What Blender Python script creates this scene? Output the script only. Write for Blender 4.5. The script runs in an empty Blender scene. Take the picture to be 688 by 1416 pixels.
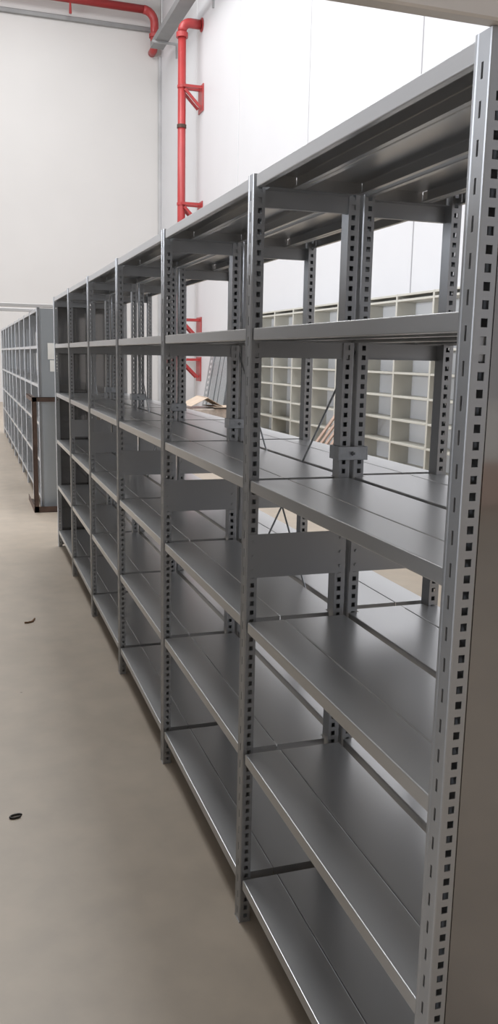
import bpy, math, random
from mathutils import Matrix, Vector

scene = bpy.context.scene
col = scene.collection
random.seed(7)

# ---------------------------------------------------------------- camera
cam_data = bpy.data.cameras.new('camera')
cam = bpy.data.objects.new('camera', cam_data)
col.objects.link(cam)
YAW, PITCH, ROLL, FPX = 0.3209, 0.1804, 0.0199, 1173.59
F = Vector((math.cos(PITCH)*math.sin(YAW), math.cos(PITCH)*math.cos(YAW), -math.sin(PITCH)))
r_ = F.cross(Vector((0, 0, 1))).normalized()
u_ = r_.cross(F)
Rr = r_*math.cos(ROLL) + u_*math.sin(ROLL)
Up = u_*math.cos(ROLL) - r_*math.sin(ROLL)
M = Matrix((Rr, Up, -F)).transposed().to_4x4()
M.translation = Vector((-0.6814, -1.0657, 1.5902))
cam.matrix_world = M
cam_data.sensor_fit = 'VERTICAL'
cam_data.sensor_height = 24.0
cam_data.lens = FPX*24.0/1416.0
cam_data.clip_start = 0.02
cam_data.clip_end = 200
scene.camera = cam

# ---------------------------------------------------------------- world, light, exposure
world = bpy.data.worlds.new('world')
scene.world = world
world.use_nodes = True
world.node_tree.nodes['Background'].inputs[0].default_value = (0.8, 0.88, 1.0, 1)
world.node_tree.nodes['Background'].inputs[1].default_value = 0.4
scene.view_settings.view_transform = 'Standard'
scene.view_settings.look = 'None'
scene.view_settings.gamma = 1.0
scene.view_settings.use_curve_mapping = False
scene.view_settings.exposure = 0.0

ROOF = 13.4
def skylight(x, y, sx, sy, power, colr):
    l = bpy.data.lights.new('skylight', 'AREA')
    l.shape = 'RECTANGLE'; l.size = sx; l.size_y = sy
    l.energy = power; l.color = colr
    o = bpy.data.objects.new('skylight', l); col.objects.link(o)
    o.location = (x, y, ROOF-0.12)
    return o
DAY = (0.97, 0.985, 1.0)
skylight(2.6, 13.0, 2.4, 20.0, 1050, DAY)
skylight(-1.6, 14.5, 2.2, 20.0, 1150, DAY)
def daylight_window(y, z, w, h, power):
    l = bpy.data.lights.new('window_daylight', 'AREA')
    l.shape = 'RECTANGLE'; l.size = h; l.size_y = w
    l.energy = power; l.color = (0.88, 0.92, 1.0)
    o = bpy.data.objects.new('window_daylight', l); col.objects.link(o)
    o.location = (-15.8, y, z); o.rotation_euler = (0, -math.pi/2, 0)
WINDOWS = [(-1.0, 3.3, 5.0, 2.6), (5.5, 3.3, 5.0, 2.6), (12.0, 3.3, 5.0, 2.6)]
for (y, z, w, h) in WINDOWS: daylight_window(y, z, w, h, 1150)

# ---------------------------------------------------------------- materials
MATS = {}
def mat(name, base, rough=0.5, metal=0.0, var=0.06, scale=6.0, bump=0.0, bscale=60.0, spec=0.5, stretch=None, rvar=0.0, coat=0.0):
    m = bpy.data.materials.new(name); m.use_nodes = True
    nt = m.node_tree; b = nt.nodes['Principled BSDF']
    b.inputs['Roughness'].default_value = rough
    b.inputs['Metallic'].default_value = metal
    b.inputs['Specular IOR Level'].default_value = spec
    b.inputs['Coat Weight'].default_value = coat
    tc = nt.nodes.new('ShaderNodeTexCoord')
    src = tc.outputs['Object']
    if stretch:
        mp = nt.nodes.new('ShaderNodeMapping'); mp.inputs['Scale'].default_value = stretch
        nt.links.new(src, mp.inputs['Vector']); src = mp.outputs['Vector']
    n = nt.nodes.new('ShaderNodeTexNoise'); n.inputs['Scale'].default_value = scale
    n.inputs['Detail'].default_value = 2
    nt.links.new(src, n.inputs['Vector'])
    cr = nt.nodes.new('ShaderNodeValToRGB')
    cr.color_ramp.elements[0].position = 0.3; cr.color_ramp.elements[1].position = 0.7
    cr.color_ramp.elements[0].color = tuple(c*(1-var) for c in base)+(1,)
    cr.color_ramp.elements[1].color = tuple(min(1, c*(1+var)) for c in base)+(1,)
    nt.links.new(n.outputs['Fac'], cr.inputs['Fac'])
    nt.links.new(cr.outputs['Color'], b.inputs['Base Color'])
    if rvar:
        mr = nt.nodes.new('ShaderNodeMapRange')
        mr.inputs['To Min'].default_value = rough-rvar; mr.inputs['To Max'].default_value = rough+rvar
        nt.links.new(n.outputs['Fac'], mr.inputs['Value']); nt.links.new(mr.outputs['Result'], b.inputs['Roughness'])
    if bump:
        n2 = nt.nodes.new('ShaderNodeTexNoise'); n2.inputs['Scale'].default_value = bscale; n2.inputs['Detail'].default_value = 4
        nt.links.new(src, n2.inputs['Vector'])
        bp = nt.nodes.new('ShaderNodeBump'); bp.inputs['Strength'].default_value = bump; bp.inputs['Distance'].default_value = 0.01
        nt.links.new(n2.outputs['Fac'], bp.inputs['Height']); nt.links.new(bp.outputs['Normal'], b.inputs['Normal'])
    MATS[name] = m
    return m

mat('rack_paint', (0.43, 0.44, 0.452), 0.40, 0.72, 0.02, 1.5)
mat('shelf_paint', (0.55, 0.555, 0.56), 0.30, 0.76, 0.02, 1.2)
mat('panel_paint', (0.31, 0.302, 0.295), 0.06, 0.75, 0.02, 1.0)
mat('brightened_panel', (0.36, 0.385, 0.40), 0.4, 0.35, 0.03, 1.0)  # lighter copy of the panel paint, distant end's brightness put into its colour
mat('beige_steel', (0.80, 0.755, 0.71), 0.45, 0.1, 0.04, 5.0)
mat('zinc', (0.45, 0.47, 0.49), 0.35, 0.85, 0.10, 40.0)
mat('galvanised', (0.42, 0.45, 0.47), 0.42, 0.7, 0.12, 25.0)
mat('cream_paint', (0.52, 0.505, 0.45), 0.45, 0.0, 0.03, 2.0)
mat('cream_back', (0.53, 0.535, 0.54), 0.45, 0.0, 0.03, 2.0)
mat('wall_white', (0.65, 0.645, 0.655), 0.45, 0.0, 0.015, 0.6)
mat('wall_far_white', (0.64, 0.62, 0.60), 0.45, 0.0, 0.02, 0.5)
mat('trim_grey', (0.42, 0.42, 0.42), 0.4, 0.3, 0.05, 3.0)
mat('trim_pale', (0.52, 0.52, 0.52), 0.35, 0.3, 0.12, 1.0)
mat('pale_steel', (0.62, 0.61, 0.60), 0.4, 0.2, 0.04, 3.0)
mat('duct_grey', (0.27, 0.27, 0.27), 0.45, 0.3, 0.05, 3.0)
mat('ceiling_grey', (0.55, 0.54, 0.52), 0.7, 0.0, 0.03, 1.0)
mat('red_paint', (0.40, 0.045, 0.045), 0.35, 0.0, 0.06, 4.0)
mat('rust_brown', (0.075, 0.045, 0.032), 0.6, 0.2, 0.25, 12.0, bump=0.1)
mat('timber', (0.50, 0.36, 0.29), 0.65, 0.0, 0.15, 6.0, stretch=(14, 14, 1.0))
mat('cardboard', (0.58, 0.46, 0.36), 0.8, 0.0, 0.08, 5.0)
mat('wrap_film', (0.50, 0.43, 0.38), 0.25, 0.0, 0.25, 9.0, bump=0.6, bscale=14.0)
mat('paper', (0.80, 0.79, 0.74), 0.7, 0.0, 0.02, 8.0)
mat('black_plastic', (0.015, 0.015, 0.015), 0.4)
mat('white_enamel', (0.78, 0.76, 0.72), 0.35, 0.0, 0.02, 3.0)
mat('pane_glass', (0.75, 0.82, 0.88), 0.08, 0.0, 0.0, 1.0)
mat('dry_leaf', (0.20, 0.11, 0.055), 0.8, 0.0, 0.3, 60.0)
mat('dark_rubber', (0.03, 0.026, 0.022), 0.6, 0.0, 0.2, 40.0)

def floor_material():
    m = mat('floor_screed', (0.40, 0.345, 0.285), 0.42, 0.0, 0.0, 0.5)
    nt = m.node_tree; b = nt.nodes['Principled BSDF']
    tc = nt.nodes.new('ShaderNodeTexCoord')
    def noise(s, d=5):
        n = nt.nodes.new('ShaderNodeTexNoise'); n.inputs['Scale'].default_value = s; n.inputs['Detail'].default_value = d
        nt.links.new(tc.outputs['Object'], n.inputs['Vector']); return n
    n1 = noise(0.9); n2 = noise(7.0)
    r1 = nt.nodes.new('ShaderNodeValToRGB')
    r1.color_ramp.elements[0].position = 0.3; r1.color_ramp.elements[0].color = (0.385, 0.323, 0.255, 1)
    r1.color_ramp.elements[1].position = 0.72; r1.color_ramp.elements[1].color = (0.465, 0.395, 0.318, 1)
    nt.links.new(n1.outputs['Fac'], r1.inputs['Fac'])
    r2 = nt.nodes.new('ShaderNodeValToRGB')
    r2.color_ramp.elements[0].position = 0.35; r2.color_ramp.elements[0].color = (0.93, 0.93, 0.93, 1)
    r2.color_ramp.elements[1].position = 0.7; r2.color_ramp.elements[1].color = (1.04, 1.03, 1.02, 1)
    nt.links.new(n2.outputs['Fac'], r2.inputs['Fac'])
    mx = nt.nodes.new('ShaderNodeMix'); mx.data_type = 'RGBA'; mx.blend_type = 'MULTIPLY'; mx.inputs[0].default_value = 1
    nt.links.new(r1.outputs['Color'], mx.inputs[6]); nt.links.new(r2.outputs['Color'], mx.inputs[7])
    # specks of dirt
    vo = nt.nodes.new('ShaderNodeTexVoronoi'); vo.inputs['Scale'].default_value = 3.2
    nt.links.new(tc.outputs['Object'], vo.inputs['Vector'])
    r3 = nt.nodes.new('ShaderNodeValToRGB'); r3.color_ramp.interpolation = 'LINEAR'
    r3.color_ramp.elements[0].position = 0.012; r3.color_ramp.elements[0].color = (1, 1, 1, 1)
    r3.color_ramp.elements[1].position = 0.024; r3.color_ramp.elements[1].color = (0, 0, 0, 1)
    nt.links.new(vo.outputs['Distance'], r3.inputs['Fac'])
    mx2 = nt.nodes.new('ShaderNodeMix'); mx2.data_type = 'RGBA'
    mx2.inputs[7].default_value = (0.12, 0.09, 0.07, 1)
    mul = nt.nodes.new('ShaderNodeMath'); mul.operation = 'MULTIPLY'; mul.inputs[1].default_value = 0.6
    nt.links.new(r3.outputs['Color'], mul.inputs[0])
    nt.links.new(mul.outputs[0], mx2.inputs[0]); nt.links.new(mx.outputs[2], mx2.inputs[6])
    nt.links.new(mx2.outputs[2], b.inputs['Base Color'])
    mr = nt.nodes.new('ShaderNodeMapRange'); mr.inputs['To Min'].default_value = 0.36; mr.inputs['To Max'].default_value = 0.52
    nt.links.new(n1.outputs['Fac'], mr.inputs['Value']); nt.links.new(mr.outputs['Result'], b.inputs['Roughness'])
floor_material()

# ---------------------------------------------------------------- mesh helpers
class MB:
    def __init__(s): s.v = []; s.f = []
    def quad(s, a, b, c, d):
        n = len(s.v); s.v += [a, b, c, d]; s.f.append((n, n+1, n+2, n+3)); return s
    def box(s, x0, x1, y0, y1, z0, z1, bev=0.0):
        if bev <= 0:
            n = len(s.v)
            s.v += [(x, y, z) for z in (z0, z1) for x, y in ((x0, y0), (x1, y0), (x1, y1), (x0, y1))]
            s.f += [(n+3, n+2, n+1, n), (n+4, n+5, n+6, n+7)]
            for i in range(4):
                j = (i+1) % 4; s.f.append((n+i, n+j, n+j+4, n+i+4))
            return s
        b = min(bev, (x1-x0)/2.01, (y1-y0)/2.01, (z1-z0)/2.01)
        def ring(x0, x1, y0, y1, z, c):
            return [(x0+c, y0, z), (x1-c, y0, z), (x1, y0+c, z), (x1, y1-c, z), (x1-c, y1, z), (x0+c, y1, z), (x0, y1-c, z), (x0, y0+c, z)]
        rings = [ring(x0+b, x1-b, y0+b, y1-b, z0, b*.3), ring(x0, x1, y0, y1, z0+b, b), ring(x0, x1, y0, y1, z1-b, b), ring(x0+b, x1-b, y0+b, y1-b, z1, b*.3)]
        n = len(s.v)
        for r in rings: s.v += r
        s.f.append(tuple(n+7-i for i in range(8)))
        s.f.append(tuple(n+24+i for i in range(8)))
        for k in range(3):
            for i in range(8):
                j = (i+1) % 8; s.f.append((n+8*k+i, n+8*k+j, n+8*k+8+j, n+8*k+8+i))
        return s
    def tube(s, pts, rad, seg=12, cap=True):
        pts = [Vector(p) for p in pts]; n0 = len(s.v); prev = None
        for i, p in enumerate(pts):
            t = (pts[min(i+1, len(pts)-1)]-pts[max(i-1, 0)]).normalized()
            if prev is None:
                a = Vector((0, 0, 1)) if abs(t.z) < .9 else Vector((1, 0, 0))
                prev = t.cross(a).normalized()
            prev = (prev-t*prev.dot(t)).normalized(); q = t.cross(prev)
            r = rad[i] if isinstance(rad, (list, tuple)) else rad
            for k in range(seg):
                an = 2*math.pi*k/seg
                s.v.append(tuple(p+prev*math.cos(an)*r+q*math.sin(an)*r))
        for i in range(len(pts)-1):
            for k in range(seg):
                k2 = (k+1) % seg
                s.f.append((n0+i*seg+k, n0+i*seg+k2, n0+(i+1)*seg+k2, n0+(i+1)*seg+k))
        if cap:
            s.f.append(tuple(n0+seg-1-k for k in range(seg)))
            e = n0+(len(pts)-1)*seg; s.f.append(tuple(e+k for k in range(seg)))
        return s
    def sweep(s, prof, y0, y1):
        """sheet-metal profile of (x, z) points drawn along y"""
        n = len(s.v)
        for x, z in prof: s.v += [(x, y0, z), (x, y1, z)]
        for i in range(len(prof)-1):
            s.f.append((n+2*i, n+2*i+1, n+2*i+3, n+2*i+2))
        return s
    def bar(s, a, b, w, t, nrm):
        """flat bar from a to b, width w, thickness t along nrm"""
        a, b, nrm = Vector(a), Vector(b), Vector(nrm).normalized()
        d = (b-a).normalized(); sd = d.cross(nrm).normalized()*w/2; nn = nrm*t/2
        n = len(s.v)
        for p in (a, b): s.v += [tuple(p+sd+nn), tuple(p-sd+nn), tuple(p-sd-nn), tuple(p+sd-nn)]
        s.f += [(n+3, n+2, n+1, n), (n+4, n+5, n+6, n+7)]
        for i in range(4):
            j = (i+1) % 4; s.f.append((n+i, n+j, n+j+4, n+i+4))
        return s
    def mesh(s, name, material, smooth=False):
        m = bpy.data.meshes.new(name); m.from_pydata([tuple(p) for p in s.v], [], s.f)
        m.materials.append(MATS[material])
        if smooth:
            for p in m.polygons: p.use_smooth = True
        m.update(); return m

def put(name, mesh, parent=None, loc=(0, 0, 0), rot=(0, 0, 0)):
    o = bpy.data.objects.new(name, mesh); col.objects.link(o)
    o.location = loc; o.rotation_euler = rot
    if parent: o.parent = parent
    return o
def build(mb, name, material, parent=None, loc=(0, 0, 0), rot=(0, 0, 0), smooth=False):
    return put(name, mb.mesh(name, material, smooth), parent, loc, rot)
def tag(o, label, cat, group=None):
    o['label'] = label; o['category'] = cat
    if group: o['group'] = group
    return o
def thing(name, label, cat, loc=(0, 0, 0), rz=0.0, group=None):
    o = bpy.data.objects.new(name, None); col.objects.link(o)
    o.location = loc; o.rotation_euler = (0, 0, rz); o.empty_display_size = 0.1
    return tag(o, label, cat, group)
def struct(o, label=None, cat=None):
    o['kind'] = 'structure'
    if label: o['label'] = label; o['category'] = cat
    return o

# ---------------------------------------------------------------- setting
XL, XR, YN, YF = -16.0, 5.65, -17.0, 27.9
struct(build(MB().box(XL, XR, YN, YF, -0.2, 0.0), 'floor', 'floor_screed'), 'smooth beige screed floor with faint stains', 'floor')
ceil = struct(build(MB().box(XL, XR, YN, YF, ROOF, ROOF+.2), 'ceiling', 'ceiling_grey'), 'pale high roof of the warehouse', 'ceiling')
for x, y in ((2.6, 13.0), (-1.6, 14.5)):      # skylight glazing above the two daylight strips
    for k in range(8):
        y0 = y-10+2.5*k
        build(MB().box(x-1.2, x+1.2, y0+.04, y0+2.46, ROOF-.06, ROOF-.001, .01), 'skylight_pane', 'pane_glass', ceil)
struct(build(MB().box(XL-.2, XL, YN, YF, 0, ROOF), 'wall_left', 'wall_far_white'), 'white wall across the hall', 'wall')
struct(build(MB().box(XL, XR, YN-.2, YN, 0, ROOF), 'wall_near', 'wall_far_white'), 'white wall behind the viewpoint', 'wall')
struct(build(MB().box(XL, XR+.2, YF, YF+.2, 0, ROOF), 'wall_far', 'wall_far_white'), 'plain off-white end wall beyond the racks', 'wall')
wr = struct(build(MB().box(XR+.03, XR+.2, YN, YF, 0, ROOF), 'wall_right', 'trim_grey'), 'bright white panelled side wall with narrow vertical joints', 'wall')
seams = [YF, 23.3, 19.34, 14.9, 10.59, 6.3, 2.1, -2.1, -6.3, -10.5, YN]
for a, b in zip(seams[1:], seams[:-1]):
    build(MB().box(XR, XR+.04, a+.018, b-.018, 0, ROOF, .008), 'wall_panel', 'wall_white', wr)
struct(build(MB().box(XL, XR-.13, YF-.10, YF-.001, 11.70, 11.84, .02), 'trim_1', 'duct_grey'), 'grey horizontal ledge high on the end wall', 'trim')
struct(build(MB().box(XR-.10, XR-.001, YF-.12, YF-.001, 0, 11.0, .01), 'trim_2', 'trim_pale'), 'grey vertical cover strip in the wall corner', 'trim')
for k, (y, z, w, h) in enumerate(WINDOWS):
    fr = MB()
    for a in (-w/2, -w/6, w/6, w/2): fr.box(XL+.001, XL+.12, y+a-.05, y+a+.05, z-h/2-.05, z+h/2+.05)
    for a in (-h/2, h/2): fr.box(XL+.001, XL+.12, y-w/2, y+w/2, z+a-.05, z+a+.05)
    wn = struct(build(fr, 'window_%d' % (k+1), 'trim_grey'), 'tall grey-framed window in the wall across the hall', 'window')
    for a in (-w/3, 0, w/3): build(MB().box(XL+.03, XL+.04, y+a-w/6+.05, y+a+w/6-.05, z-h/2+.05, z+h/2-.05), 'pane', 'pane_glass', wn)

# ---------------------------------------------------------------- rack parts (shared meshes)
RH = 2.03          # upright height
RD = 0.287         # rack depth
UW, UD = 0.042, 0.031
PITCH_H = 0.025
LEVELS = [0.143, 0.523, 0.898, 1.278, 1.662, 2.026]

def perforated(mb, origin, da, nrm, a0, a1, h0, h1, z_first, pitch, hh, height, thick):
    """sheet strip standing on z with a row of rectangular holes; da: direction across, nrm: outward normal"""
    O, A, N = Vector(origin), Vector(da), Vector(nrm)
    P = lambda a, z, d=0.0: tuple(O + A*a + Vector((0, 0, z)) - N*d)
    mb.quad(P(a0, 0), P(h0, 0), P(h0, height), P(a0, height))
    mb.quad(P(h1, 0), P(a1, 0), P(a1, height), P(h1, height))
    z = 0.0; k = 0
    while True:
        zc = z_first + k*pitch
        if zc+hh/2 > height-.004: break
        lo, hi = zc-hh/2, zc+hh/2
        mb.quad(P(h0, z), P(h1, z), P(h1, lo), P(h0, lo))
        for (p, q) in (((h0, lo), (h1, lo)), ((h1, lo), (h1, hi)), ((h1, hi), (h0, hi)), ((h0, hi), (h0, lo))):
            mb.quad(P(*p), P(*q), P(q[0], q[1], thick), P(p[0], p[1], thick))
        z = hi; k += 1
    mb.quad(P(h0, z), P(h1, z), P(h1, height), P(h0, height))

def upright_mesh(mirror, far_holes=True):
    mb = MB(); c = .003
    # front with slots (plane x = 0)
    perforated(mb, (0, 0, 0), (0, 1, 0), (-1, 0, 0), c, .031, .0160, .0212, .030, .05, .022, RH, .0018)
    # raised bead beside the slots
    for (x0, y0, x1, y1) in ((0, .031, -.0009, .0335), (-.0009, .0335, -.0009, .0385), (-.0009, .0385, .002, UW)):
        mb.quad((x0, y0, 0), (x1, y1, 0), (x1, y1, RH), (x0, y0, RH))
    # rounded corner
    for (x0, y0, x1, y1) in ((0, c, .0009, .0009), (.0009, .0009, c, 0)):
        mb.quad((x0, y0, 0), (x1, y1, 0), (x1, y1, RH), (x0, y0, RH))
    for y, nn in ((0, -1), (UW, 1)):
        if y > 0 and not far_holes: mb.quad((.002, y, 0), (UD, y, 0), (UD, y, RH), (.002, y, RH))
        else: perforated(mb, (0, y, 0), (1, 0, 0), (0, nn, 0), c if y == 0 else .002, UD, .0125, .0235, .0195, PITCH_H, .0125, RH, .0018)
        # inward return lip
        y2 = y - nn*.006
        mb.quad((UD, y, 0), (UD, y2, 0), (UD, y2, RH), (UD, y, RH))
    mb.quad((UD, .006, 0), (UD, UW-.006, 0), (UD, UW-.006, RH), (UD, .006, RH))
    # foot plate
    mb.box(-.001, UD+.003, -.001, UW+.001, 0, .003)
    if mirror: mb.v = [(RD-x, y, z) for x, y, z in mb.v]; mb.f = [f[::-1] for f in mb.f]
    return mb.mesh('upright', 'rack_paint')
UP_F, UP_B, UP_END = upright_mesh(False), upright_mesh(True), upright_mesh(False, False)

def tray_mesh(w, bay, notch_front, notch_back, lip=.030):
    """folded steel shelf tray of width w; local y from 0 (upright line) to the bay pitch"""
    mb = MB(); r = .0025
    def arc(cx, cz, a0, a1, n=3):
        return [(cx+r*math.cos(math.radians(a0+(a1-a0)*i/n)), cz+r*math.sin(math.radians(a0+(a1-a0)*i/n))) for i in range(n+1)]
    prof = [(.014, -lip+.004), (.014, -lip)] + [(r, -lip)] + arc(r, -lip+r, 270, 180)[1:] + arc(r, -r, 180, 90) + arc(w-r, -r, 90, 0) + [(w, -lip+r)] + arc(w-r, -lip+r, 0, -90) + [(w-.014, -lip), (w-.014, -lip+.004)]
    y0, y1 = UW+.0015, bay-.016
    mb.sweep(prof, y0, y1)
    # tongue between the uprights at the near end
    x0, x1 = (UD+.001 if notch_front else 0), (w-UD-.001 if notch_back else w)
    mb.quad((x0, .018, 0), (x1, .018, 0), (x1, y0, 0), (x0, y0, 0))
    # end flanges
    mb.quad((x0, .018, 0), (x1, .018, 0), (x1, .018, -.0295), (x0, .018, -.0295))
    mb.quad((0.001, y1, 0), (w-.001, y1, 0), (w-.001, y1, -.0295), (.001, y1, -.0295))
    mb.quad((0.001, y1, -.0295), (w-.001, y1, -.0295), (w-.001, y1-.012, -.0295), (.001, y1-.012, -.0295))
    return mb.mesh('shelf_panel', 'shelf_paint')
TW1, TW2 = 0.103, 0.175
def tie_mesh(f0, f1):
    mb = MB()   # shallow channel across the frame, its top flange reaching under the shelf ends
    x0, x1 = .004, RD-.004
    mb.box(x0, x1, .004, .0055, 0, .042); mb.box(UD+.002, RD-UD-.002, f0, f1, .0405, .042); mb.box(x0, x1, .004, .016, 0, .0015)
    return mb.mesh('cross_tie', 'rack_paint')
TIE, TIE_A, TIE_B = tie_mesh(-.028, .032), tie_mesh(.004, .032), tie_mesh(-.028, .03)
def plate_mesh():
    mb = MB()
    mb.box(.003, RD-.003, -.0025, -.0006, 0, .118)
    for x in (.018, RD-.018):
        for z in (.02, .059, .098):
            mb.tube([(x, -.0025, z), (x, -.0065, z)], .0042, 8)
    return mb.mesh('gusset_plate', 'rack_paint')
PLATE = plate_mesh()
def panel_mesh(far, material):
    mb = MB(); y = UW-.0026 if far else .001
    f0, f1 = (UW-.034, UW-.001) if far else (.001, .033)
    mb.box(UD+.0003, RD-UD-.0003, y, y+.0016, .012, RH-.006)
    mb.box(UD+.0015, UD+.003, f0, f1, .012, RH-.006); mb.box(RD-UD-.003, RD-UD-.0015, f0, f1, .012, RH-.006)
    return mb.mesh('end_panel', material)
def brace_mesh(pitch, z0, z1):
    out = []
    for s in (0, 1):
        a, b = (UW*.5, z0), (pitch+UW*.5, z1)
        if s: a, b = (UW*.5, z1), (pitch+UW*.5, z0)
        x = RD+.004+.004*s
        out.append(MB().tube([(x, a[0], a[1]), (x, b[0], b[1])], .0032, 8).mesh('brace_rod', 'zinc'))
    return out
def clamp_mesh():
    mb = MB()
    mb.box(.252, .332, -.009, -.0065, 0, .036, .0008)
    mb.box(.2495, .252, -.009, UW+.009, 0, .036); mb.box(.332, .3345, -.009, UW+.009, 0, .036)
    mb.box(.252, .332, UW+.0065, UW+.009, 0, .036)
    mb.tube([(.292, -.009, .018), (.292, -.017, .018)], .0062, 6); mb.tube([(.292, -.017, .018), (.292, -.024, .018)], .003, 8)
    return mb.mesh('clamp', 'zinc')

def rack(t, loc, rz, bays, pitch, panels=(True, True), braces=(), clamps=(), plates=True, flip_plates=False, pmat='panel_paint'):
    """one row of bays added to the thing t; rz is 0 or pi (row turned to face the other way)"""
    def pt(name, mesh, l=(0, 0, 0), r=0.0):
        sg = -1 if rz else 1
        return put(name, mesh, t, (loc[0]+sg*l[0], loc[1]+sg*l[1], l[2]), (0, 0, r+(math.pi if rz else 0)))
    t1 = tray_mesh(TW1, pitch, True, False); t2 = tray_mesh(TW2, pitch, False, True)
    for i in range(bays+1):
        y = i*pitch
        pt('upright', UP_END if i == 0 else UP_F, (0, y, 0)); pt('upright', UP_B, (0, y, 0))
        tm = TIE_A if i == 0 else TIE_B if i == bays else TIE
        pt('cross_tie', tm, (0, y, 1.9535)); pt('cross_tie', tm, (0, y, 1.590))
        if plates and 0 < i < bays:
            if flip_plates: pt('gusset_plate', PLATE, (RD, y+UW, 1.015), math.pi)
            else: pt('gusset_plate', PLATE, (0, y, 1.015))
        if i < bays:
            for z in LEVELS:
                pt('shelf_panel', t1, (.003, y, z)); pt('shelf_panel', t2, (.003+TW1+.0015, y, z))
    if panels[0]: pt('end_panel', panel_mesh(False, pmat))
    if panels[1]: pt('end_panel', panel_mesh(True, pmat), (0, bays*pitch, 0))
    if braces:
        bm = brace_mesh(pitch, .62, 1.61)
        for i in braces:
            for m in bm: pt('brace_rod', m, (0, i*pitch, 0))
    if clamps:
        cm = clamp_mesh()
        for i in clamps: pt('clamp', cm, (0, i*pitch, 1.325))

BX = 0.297
rackA = thing('shelving_rack', 'long double-sided grey steel shelving rack filling the foreground beside the aisle', 'shelving', (0, 0, 0), 0, 'grey steel shelving racks')
rack(rackA, (0, 0), 0, 6, 1.0, braces=(1, 3, 5), clamps=(1, 2, 3, 4, 5))
rack(rackA, (BX+RD, 6.0+UW), math.pi, 6, 1.0, flip_plates=True)
build(MB().box(-1.72, .58, -.015, .012, 2.0315, 2.062, .003), 'tie_bar', 'beige_steel', rackA)
rackC = thing('shelving_rack', 'distant double-sided grey steel shelving rack with papers on its end panel', 'shelving', (0, 7.75, 0), 0, 'grey steel shelving racks')
rack(rackC, (0, 0), 0, 9, .985, pmat='brightened_panel')
rack(rackC, (BX+RD, 9*.985+UW), math.pi, 9, .985, flip_plates=True, pmat='brightened_panel')
for y in (0.0, .985):
    build(MB().box(-1.72, .58, y+.002, y+.04, 2.0315, 2.066, .003), 'tie_bar', 'pale_steel', rackC)
rackD = thing('shelving_rack', 'grey steel shelving rack on the opposite side of the aisle', 'shelving', (-1.42, 0, 0), 0, 'grey steel shelving racks')
rack(rackD, (0, 6.0+UW), math.pi, 6, 1.0)
light_block_back = MB().box(0, .0012, .004, 1.0-.004, .02, RH-.01).mesh('back_panel', 'rack_paint')  # unseen backs added to close the opposite rack against low window light
for i in range(6): put('back_panel', light_block_back, rackD, (-RD-.002, i*1.0+UW*.5, 0))

# ---------------------------------------------------------------- cream pigeonhole shelving by the right wall
CX, CY, NB = 5.05, 4.85, 13
cr = thing('cream_shelving', 'long cream pigeonhole shelving unit along the right wall', 'shelving', (CX, CY, 0))
DP = .30
part_m = MB().box(0, DP, -.021, .021, 0, 2.49, .003).mesh('partition', 'cream_paint')
shelf_m = MB().box(.002, DP-.006, .021, .979, 0, .030, .003).mesh('shelf', 'cream_paint')
back_m = MB().box(DP-.006, DP, .021, .979, .02, 2.46).mesh('back_panel', 'cream_back')
for k in range(NB+1): put('partition', part_m, cr, (0, k, 0))
for k in range(NB):
    for z in (.10, .42, .745, 1.07, 1.395, 1.72, 2.05, 2.385, 2.458): put('shelf', shelf_m, cr, (0, k, z))
    put('back_panel', back_m, cr, (0, k, 0))

# ---------------------------------------------------------------- red fire main in the corner
fp = thing('fire_main', 'red fire main pipe with riser and wall brackets in the far corner', 'pipe', (5.1, 22.75, 0))
ox, oy = 5.1, 22.75
def L(x, y, z): return (x-ox, y-oy, z)
def arcpts(c, a, b, r, n=6):
    c, a, b = Vector(c), Vector(a), Vector(b)
    return [tuple(c - a*r*0 + a*(r*math.cos(t)) + b*(r*math.sin(t))) for t in [math.pi/2*i/n for i in range(n+1)]]
PR = .108
build(MB().tube([L(5.1, 22.75, 0), L(5.1, 22.75, 10.0)], PR, 20), 'riser', 'red_paint', fp, smooth=True)
build(MB().tube(arcpts(L(5.33, 22.75, 10.05), (-1, 0, 0), (0, 0, 1), .23) + [L(5.6, 22.75, 10.28)], PR*1.12, 20), 'elbow', 'red_paint', fp, smooth=True)
build(MB().tube([L(5.1, 22.75, 9.90), L(5.1, 22.75, 10.02)], PR*1.45, 20), 'coupling', 'red_paint', fp)
build(MB().tube([L(5.1, 22.75, 7.64), L(5.1, 22.75, 7.73)], PR*1.18, 20), 'coupling', 'rust_brown', fp)
build(MB().tube([L(5.62, 22.75, 10.28), L(5.644, 22.75, 10.28)], PR*1.6, 20), 'flange', 'red_paint', fp)
hz = 12.2
build(MB().tube([L(-15.9, 27.45, hz-.0), L(5.0, 27.45, hz)], PR*1.1, 16), 'header_pipe', 'red_paint', fp, smooth=True)
build(MB().tube(arcpts(L(5.0, 27.45, hz-.35), (0, 0, 1), (1, 0, 0), .35) + [L(5.35, 27.45, 11.3)], PR*1.2, 16), 'elbow', 'red_paint', fp, smooth=True)
build(MB().tube([L(5.35, 27.45, 11.42), L(5.35, 27.45, 11.52)], PR*1.6, 16), 'flange', 'red_paint', fp)
build(MB().tube([L(5.35, 27.45, 11.32)] + arcpts(L(5.35, 27.65, 11.3), (0, -1, 0), (0, 0, -1), .2) + [L(5.35, 27.88, 11.1)], PR*1.1, 16), 'elbow', 'red_paint', fp, smooth=True)
build(MB().tube([L(2.75, 27.45, hz-.1), L(2.75, 27.45, hz-.42)], [.03, .045], 10), 'sprinkler_head', 'red_paint', fp)
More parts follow.
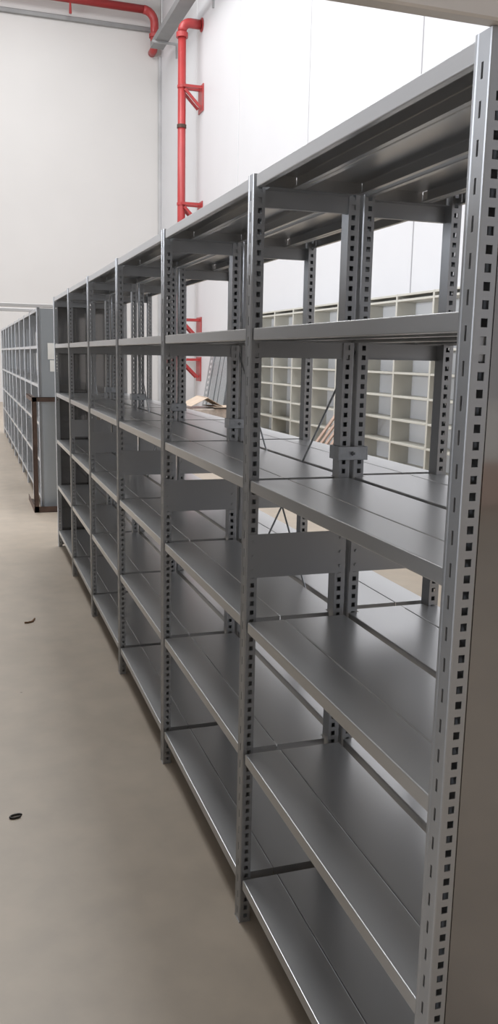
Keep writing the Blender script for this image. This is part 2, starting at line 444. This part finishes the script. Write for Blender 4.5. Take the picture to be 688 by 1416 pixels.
for z in (8.55, 5.55, 2.45, 1.35):
    mb = MB()
    mb.bar(L(5.1, 22.62, z+.14), L(5.64, 22.62, z+.14), .07, .07, (0, 0, 1))
    mb.bar(L(5.1, 22.88, z+.14), L(5.64, 22.88, z+.14), .07, .07, (0, 0, 1))
    mb.bar(L(5.15, 22.62, z+.06), L(5.58, 22.62, z-.36), .07, .05, (0, 1, 0))
    mb.bar(L(5.15, 22.88, z+.06), L(5.58, 22.88, z-.36), .07, .05, (0, 1, 0))
    mb.box(*[v for v in (5.62-ox, 5.644-ox)], 22.5-oy, 23.0-oy, z-.46, z+.22)
    build(mb, 'wall_bracket', 'red_paint', fp)
    build(MB().tube([L(5.1, 22.75, z+.10), L(5.1, 22.75, z+.17)], PR*1.14, 20), 'pipe_clamp', 'red_paint', fp)
# floor-level valve on the riser
build(MB().tube([L(5.1, 22.75, 1.2), L(5.1, 22.75, 1.62)], PR*1.5, 16), 'valve_body', 'red_paint', fp, smooth=False)
build(MB().tube([L(5.1, 22.75, 1.4), L(5.1, 24.3, 1.4)], PR*.9, 16), 'valve_branch', 'red_paint', fp, smooth=True)
build(MB().tube([L(4.95, 22.75, 1.4), L(4.78, 22.75, 1.4)], .03, 10).tube([L(4.80, 22.75, 1.4), L(4.77, 22.75, 1.4)], .17, 18), 'handwheel', 'red_paint', fp)

duct = build(MB().box(4.98, 5.38, 4.0, 26.3, 10.72, 10.90, .01), 'cable_trunking', 'duct_grey')
tag(duct, 'grey cable trunking running high along the right wall to the corner', 'trunking')
for y in (25.6, 21.6, 17.6, 13.6, 9.6, 5.6):
    mb = MB().box(4.9, 5.649, y-.03, y+.03, 10.66, 10.718)
    mb.box(5.60, 5.649, y-.03, y+.03, 10.3, 10.66)
    build(mb, 'support_bracket', 'trim_grey', duct)
    build(MB().tube([(5.18, y, 10.90), (5.18, y, ROOF-.001)], .012, 8), 'hanger_rod', 'trim_grey', duct)

# ---------------------------------------------------------------- steel guard frame at the end of the distant rack
gx, gy = -.075, 7.62
g = thing('guard_frame', 'rusty brown angle-iron guard frame around the end of the distant rack', 'guard frame', (gx, gy, 0))
S = .045
def angle_z(x, y, z0, z1, sx, sy):
    return MB().box(min(x, x+sx*S), max(x, x+sx*S), min(y, y+sy*.005), max(y, y+sy*.005), z0, z1).box(min(x, x+sx*.005), max(x, x+sx*.005), min(y, y+sy*S), max(y, y+sy*S), z0, z1)
build(angle_z(0, 0, 0, 1.16, 1, 1), 'post', 'rust_brown', g)
build(angle_z(.74, 0, 0, 1.16, -1, 1), 'post', 'rust_brown', g)
build(MB().box(.006, .735, 0, .005, 1.115, 1.16).box(.006, .735, .0, .045, 1.155, 1.16), 'top_rail', 'rust_brown', g)
build(MB().box(.006, .735, 0, .005, .0, .06).box(.006, .735, 0, .06, 0, .005), 'bottom_rail', 'rust_brown', g)
build(MB().box(0, .005, .05, .85, 1.115, 1.16).box(0, .035, .05, .85, 1.155, 1.16), 'side_rail', 'rust_brown', g)
build(MB().box(0, .005, .05, .85, 0, .06).box(0, .05, .05, .85, 0, .005), 'side_rail', 'rust_brown', g)

# papers on the end panel of the distant rack
p1 = thing('paper_notice', 'upper white paper sheet clipped to the end panel of the distant rack', 'paper', (.10, 7.7475, 1.53))
sh = MB()
for i in range(4):
    sh.quad((0, -.004*math.sin(i*.8), i*.04), (.105, -.001-.004*math.sin(i*.8), i*.04), (.105, -.001-.004*math.sin(i*.8+.8), i*.04+.04), (0, -.004*math.sin(i*.8+.8), i*.04+.04))
build(sh, 'sheet', 'paper', p1)
build(MB().box(.075, .10, -.014, .0, .125, .15, .004).box(.094, .100, -.012, -.006, .03, .13, .002), 'clip', 'black_plastic', p1)
sh = MB()
for i in range(3):
    sh.quad((.02, -.003*math.sin(i), i*.037), (.11, -.003*math.sin(i), i*.037), (.11, -.003*math.sin(i+1), i*.037+.037), (.02, -.003*math.sin(i+1), i*.037+.037))
tag(build(sh, 'paper_notice', 'paper', None, (.10, 7.747, 1.41)), 'lower white paper sheet on the end panel of the distant rack', 'paper')

# ---------------------------------------------------------------- leaning steel, timber and boxes in the right-hand aisle
def leaning_profile(y, w, h, lean, label, holes=False):
    mb = MB()
    mb.box(0, .003, 0, w, 0, h); mb.box(0, .03, 0, .003, 0, h); mb.box(0, .03, w-.003, w, 0, h)
    if holes:
        mb = MB(); perforated(mb, (0, 0, 0), (0, 1, 0), (-1, 0, 0), 0, w, w*.3, w*.7, .08, .14, .07, h, .004)
        mb.box(.001, .03, 0, .003, 0, h); mb.box(.001, .03, w-.003, w, 0, h)
    an = math.asin(lean/h)
    o = build(mb, 'steel_profile', 'galvanised', None, (XR-.035-lean, y, 0.0), (0, an, 0))
    return tag(o, label, 'steel profile', 'steel profiles leaning on the right wall')
leaning_profile(18.75, .20, 1.86, .16, 'narrow galvanised profile leaning nearest the end of the cream shelving')
leaning_profile(19.02, .22, 1.90, .22, 'second galvanised profile from the cream shelving, leaning on the wall')
leaning_profile(19.40, .52, 1.92, .30, 'widest pale galvanised panel leaning on the right wall')
leaning_profile(19.98, .30, 1.88, .30, 'ribbed galvanised profile leaning between the widest panel and the next sheet')
leaning_profile(20.32, .42, 1.90, .32, 'galvanised sheet leaning beside the perforated strip')
leaning_profile(20.95, .38, 1.82, .30, 'perforated steel strip leaning furthest from the cream shelving', True)

for i in range(6):
    b0 = Vector((4.70+.012*i, 12.06-.17*i, .012)); d = Vector((.23, -1.02, 1.0)).normalized()
    ln = 1.18-.05*(i % 3)
    o = build(MB().bar((0, 0, 0), tuple(d*ln), .062, .022, (1, 0, -.23)), 'timber_slat', 'timber', None, tuple(b0))
    tag(o, ['leftmost pinkish timber slat leaning on the cream shelving', 'second timber slat from the left leaning on the cream shelving', 'third timber slat from the left leaning on the cream shelving', 'fourth timber slat from the left leaning on the cream shelving', 'fifth timber slat from the left leaning on the cream shelving', 'rightmost pinkish timber slat leaning on the cream shelving'][i], 'timber slat', 'timber slats leaning on the cream shelving')

bx = thing('wrapped_carton', 'film-wrapped cardboard carton with open flaps beyond the racks', 'carton', (3.15, 13.8, 0))
build(MB().box(0, .85, 0, .8, .10, .66, .02), 'carton_body', 'wrap_film', bx)
for y in (.02, .35, .68): build(MB().box(.0, .85, y, y+.1, 0, .10), 'pallet_runner', 'timber', bx)
build(MB().bar((-.02, .4, .70), (.30, .4, .86), .78, .006, (.4, 0, -1)), 'flap', 'cardboard', bx)
build(MB().bar((.28, .4, .86), (.58, .4, .70), .76, .006, (.4, 0, 1)), 'flap', 'cardboard', bx)
build(MB().box(.0, .72, -.06, .7, 0, .008), 'flap', 'cardboard', bx, (.40, 0, .685), (0, math.radians(1.0), .04))

# white cabinet behind the viewpoint, mirrored in the near end panel
cb = thing('white_cabinet', 'white cabinet on a wooden base behind the viewpoint', 'cabinet', (4.33, -7.4, 0))
build(MB().box(-.02, 1.12, 0, .45, 0, .50, .01), 'base', 'timber', cb)
build(MB().box(0, 1.1, .02, .43, .50, 1.12, .008), 'body', 'white_enamel', cb)
build(MB().box(-.01, 1.11, .01, .46, 1.12, 1.17, .008), 'lid', 'white_enamel', cb)
kd = build(MB().box(.015, .54, .43, .448, .52, 1.10, .004), 'door', 'white_enamel', cb)
build(MB().tube([(.06, .448, .80), (.06, .475, .80)], .02, 12), 'knob', 'zinc', kd)
kd = build(MB().box(.555, 1.085, .43, .448, .52, 1.10, .004), 'door', 'white_enamel', cb)
build(MB().tube([(.61, .448, .80), (.61, .475, .80)], .02, 12), 'knob', 'zinc', kd)

# ---------------------------------------------------------------- bits on the floor
lf = MB()
pts = [(-.035, -.012), (-.02, -.016), (.0, -.008), (.012, .0), (.016, .018), (.028, .05)]
for (a, b) in zip(pts[:-1], pts[1:]):
    lf.tube([(a[0], a[1], .004), (b[0], b[1], .006)], [.006, .005], 6)
tag(build(lf, 'dry_leaf', 'dry_leaf', None, (-.37, 3.98, 0)), 'small curled brown leaf scrap lying on the aisle floor', 'leaf')
rg = MB().tube([(.020*math.cos(t), .011*math.sin(t), .004) for t in [i*math.pi/8 for i in range(15)]], .0035, 6)
tag(build(rg, 'rubber_ring', 'dark_rubber', None, (-.575, 1.757, 0), (0, 0, .2)), 'tiny dark broken ring lying on the aisle floor', 'ring')
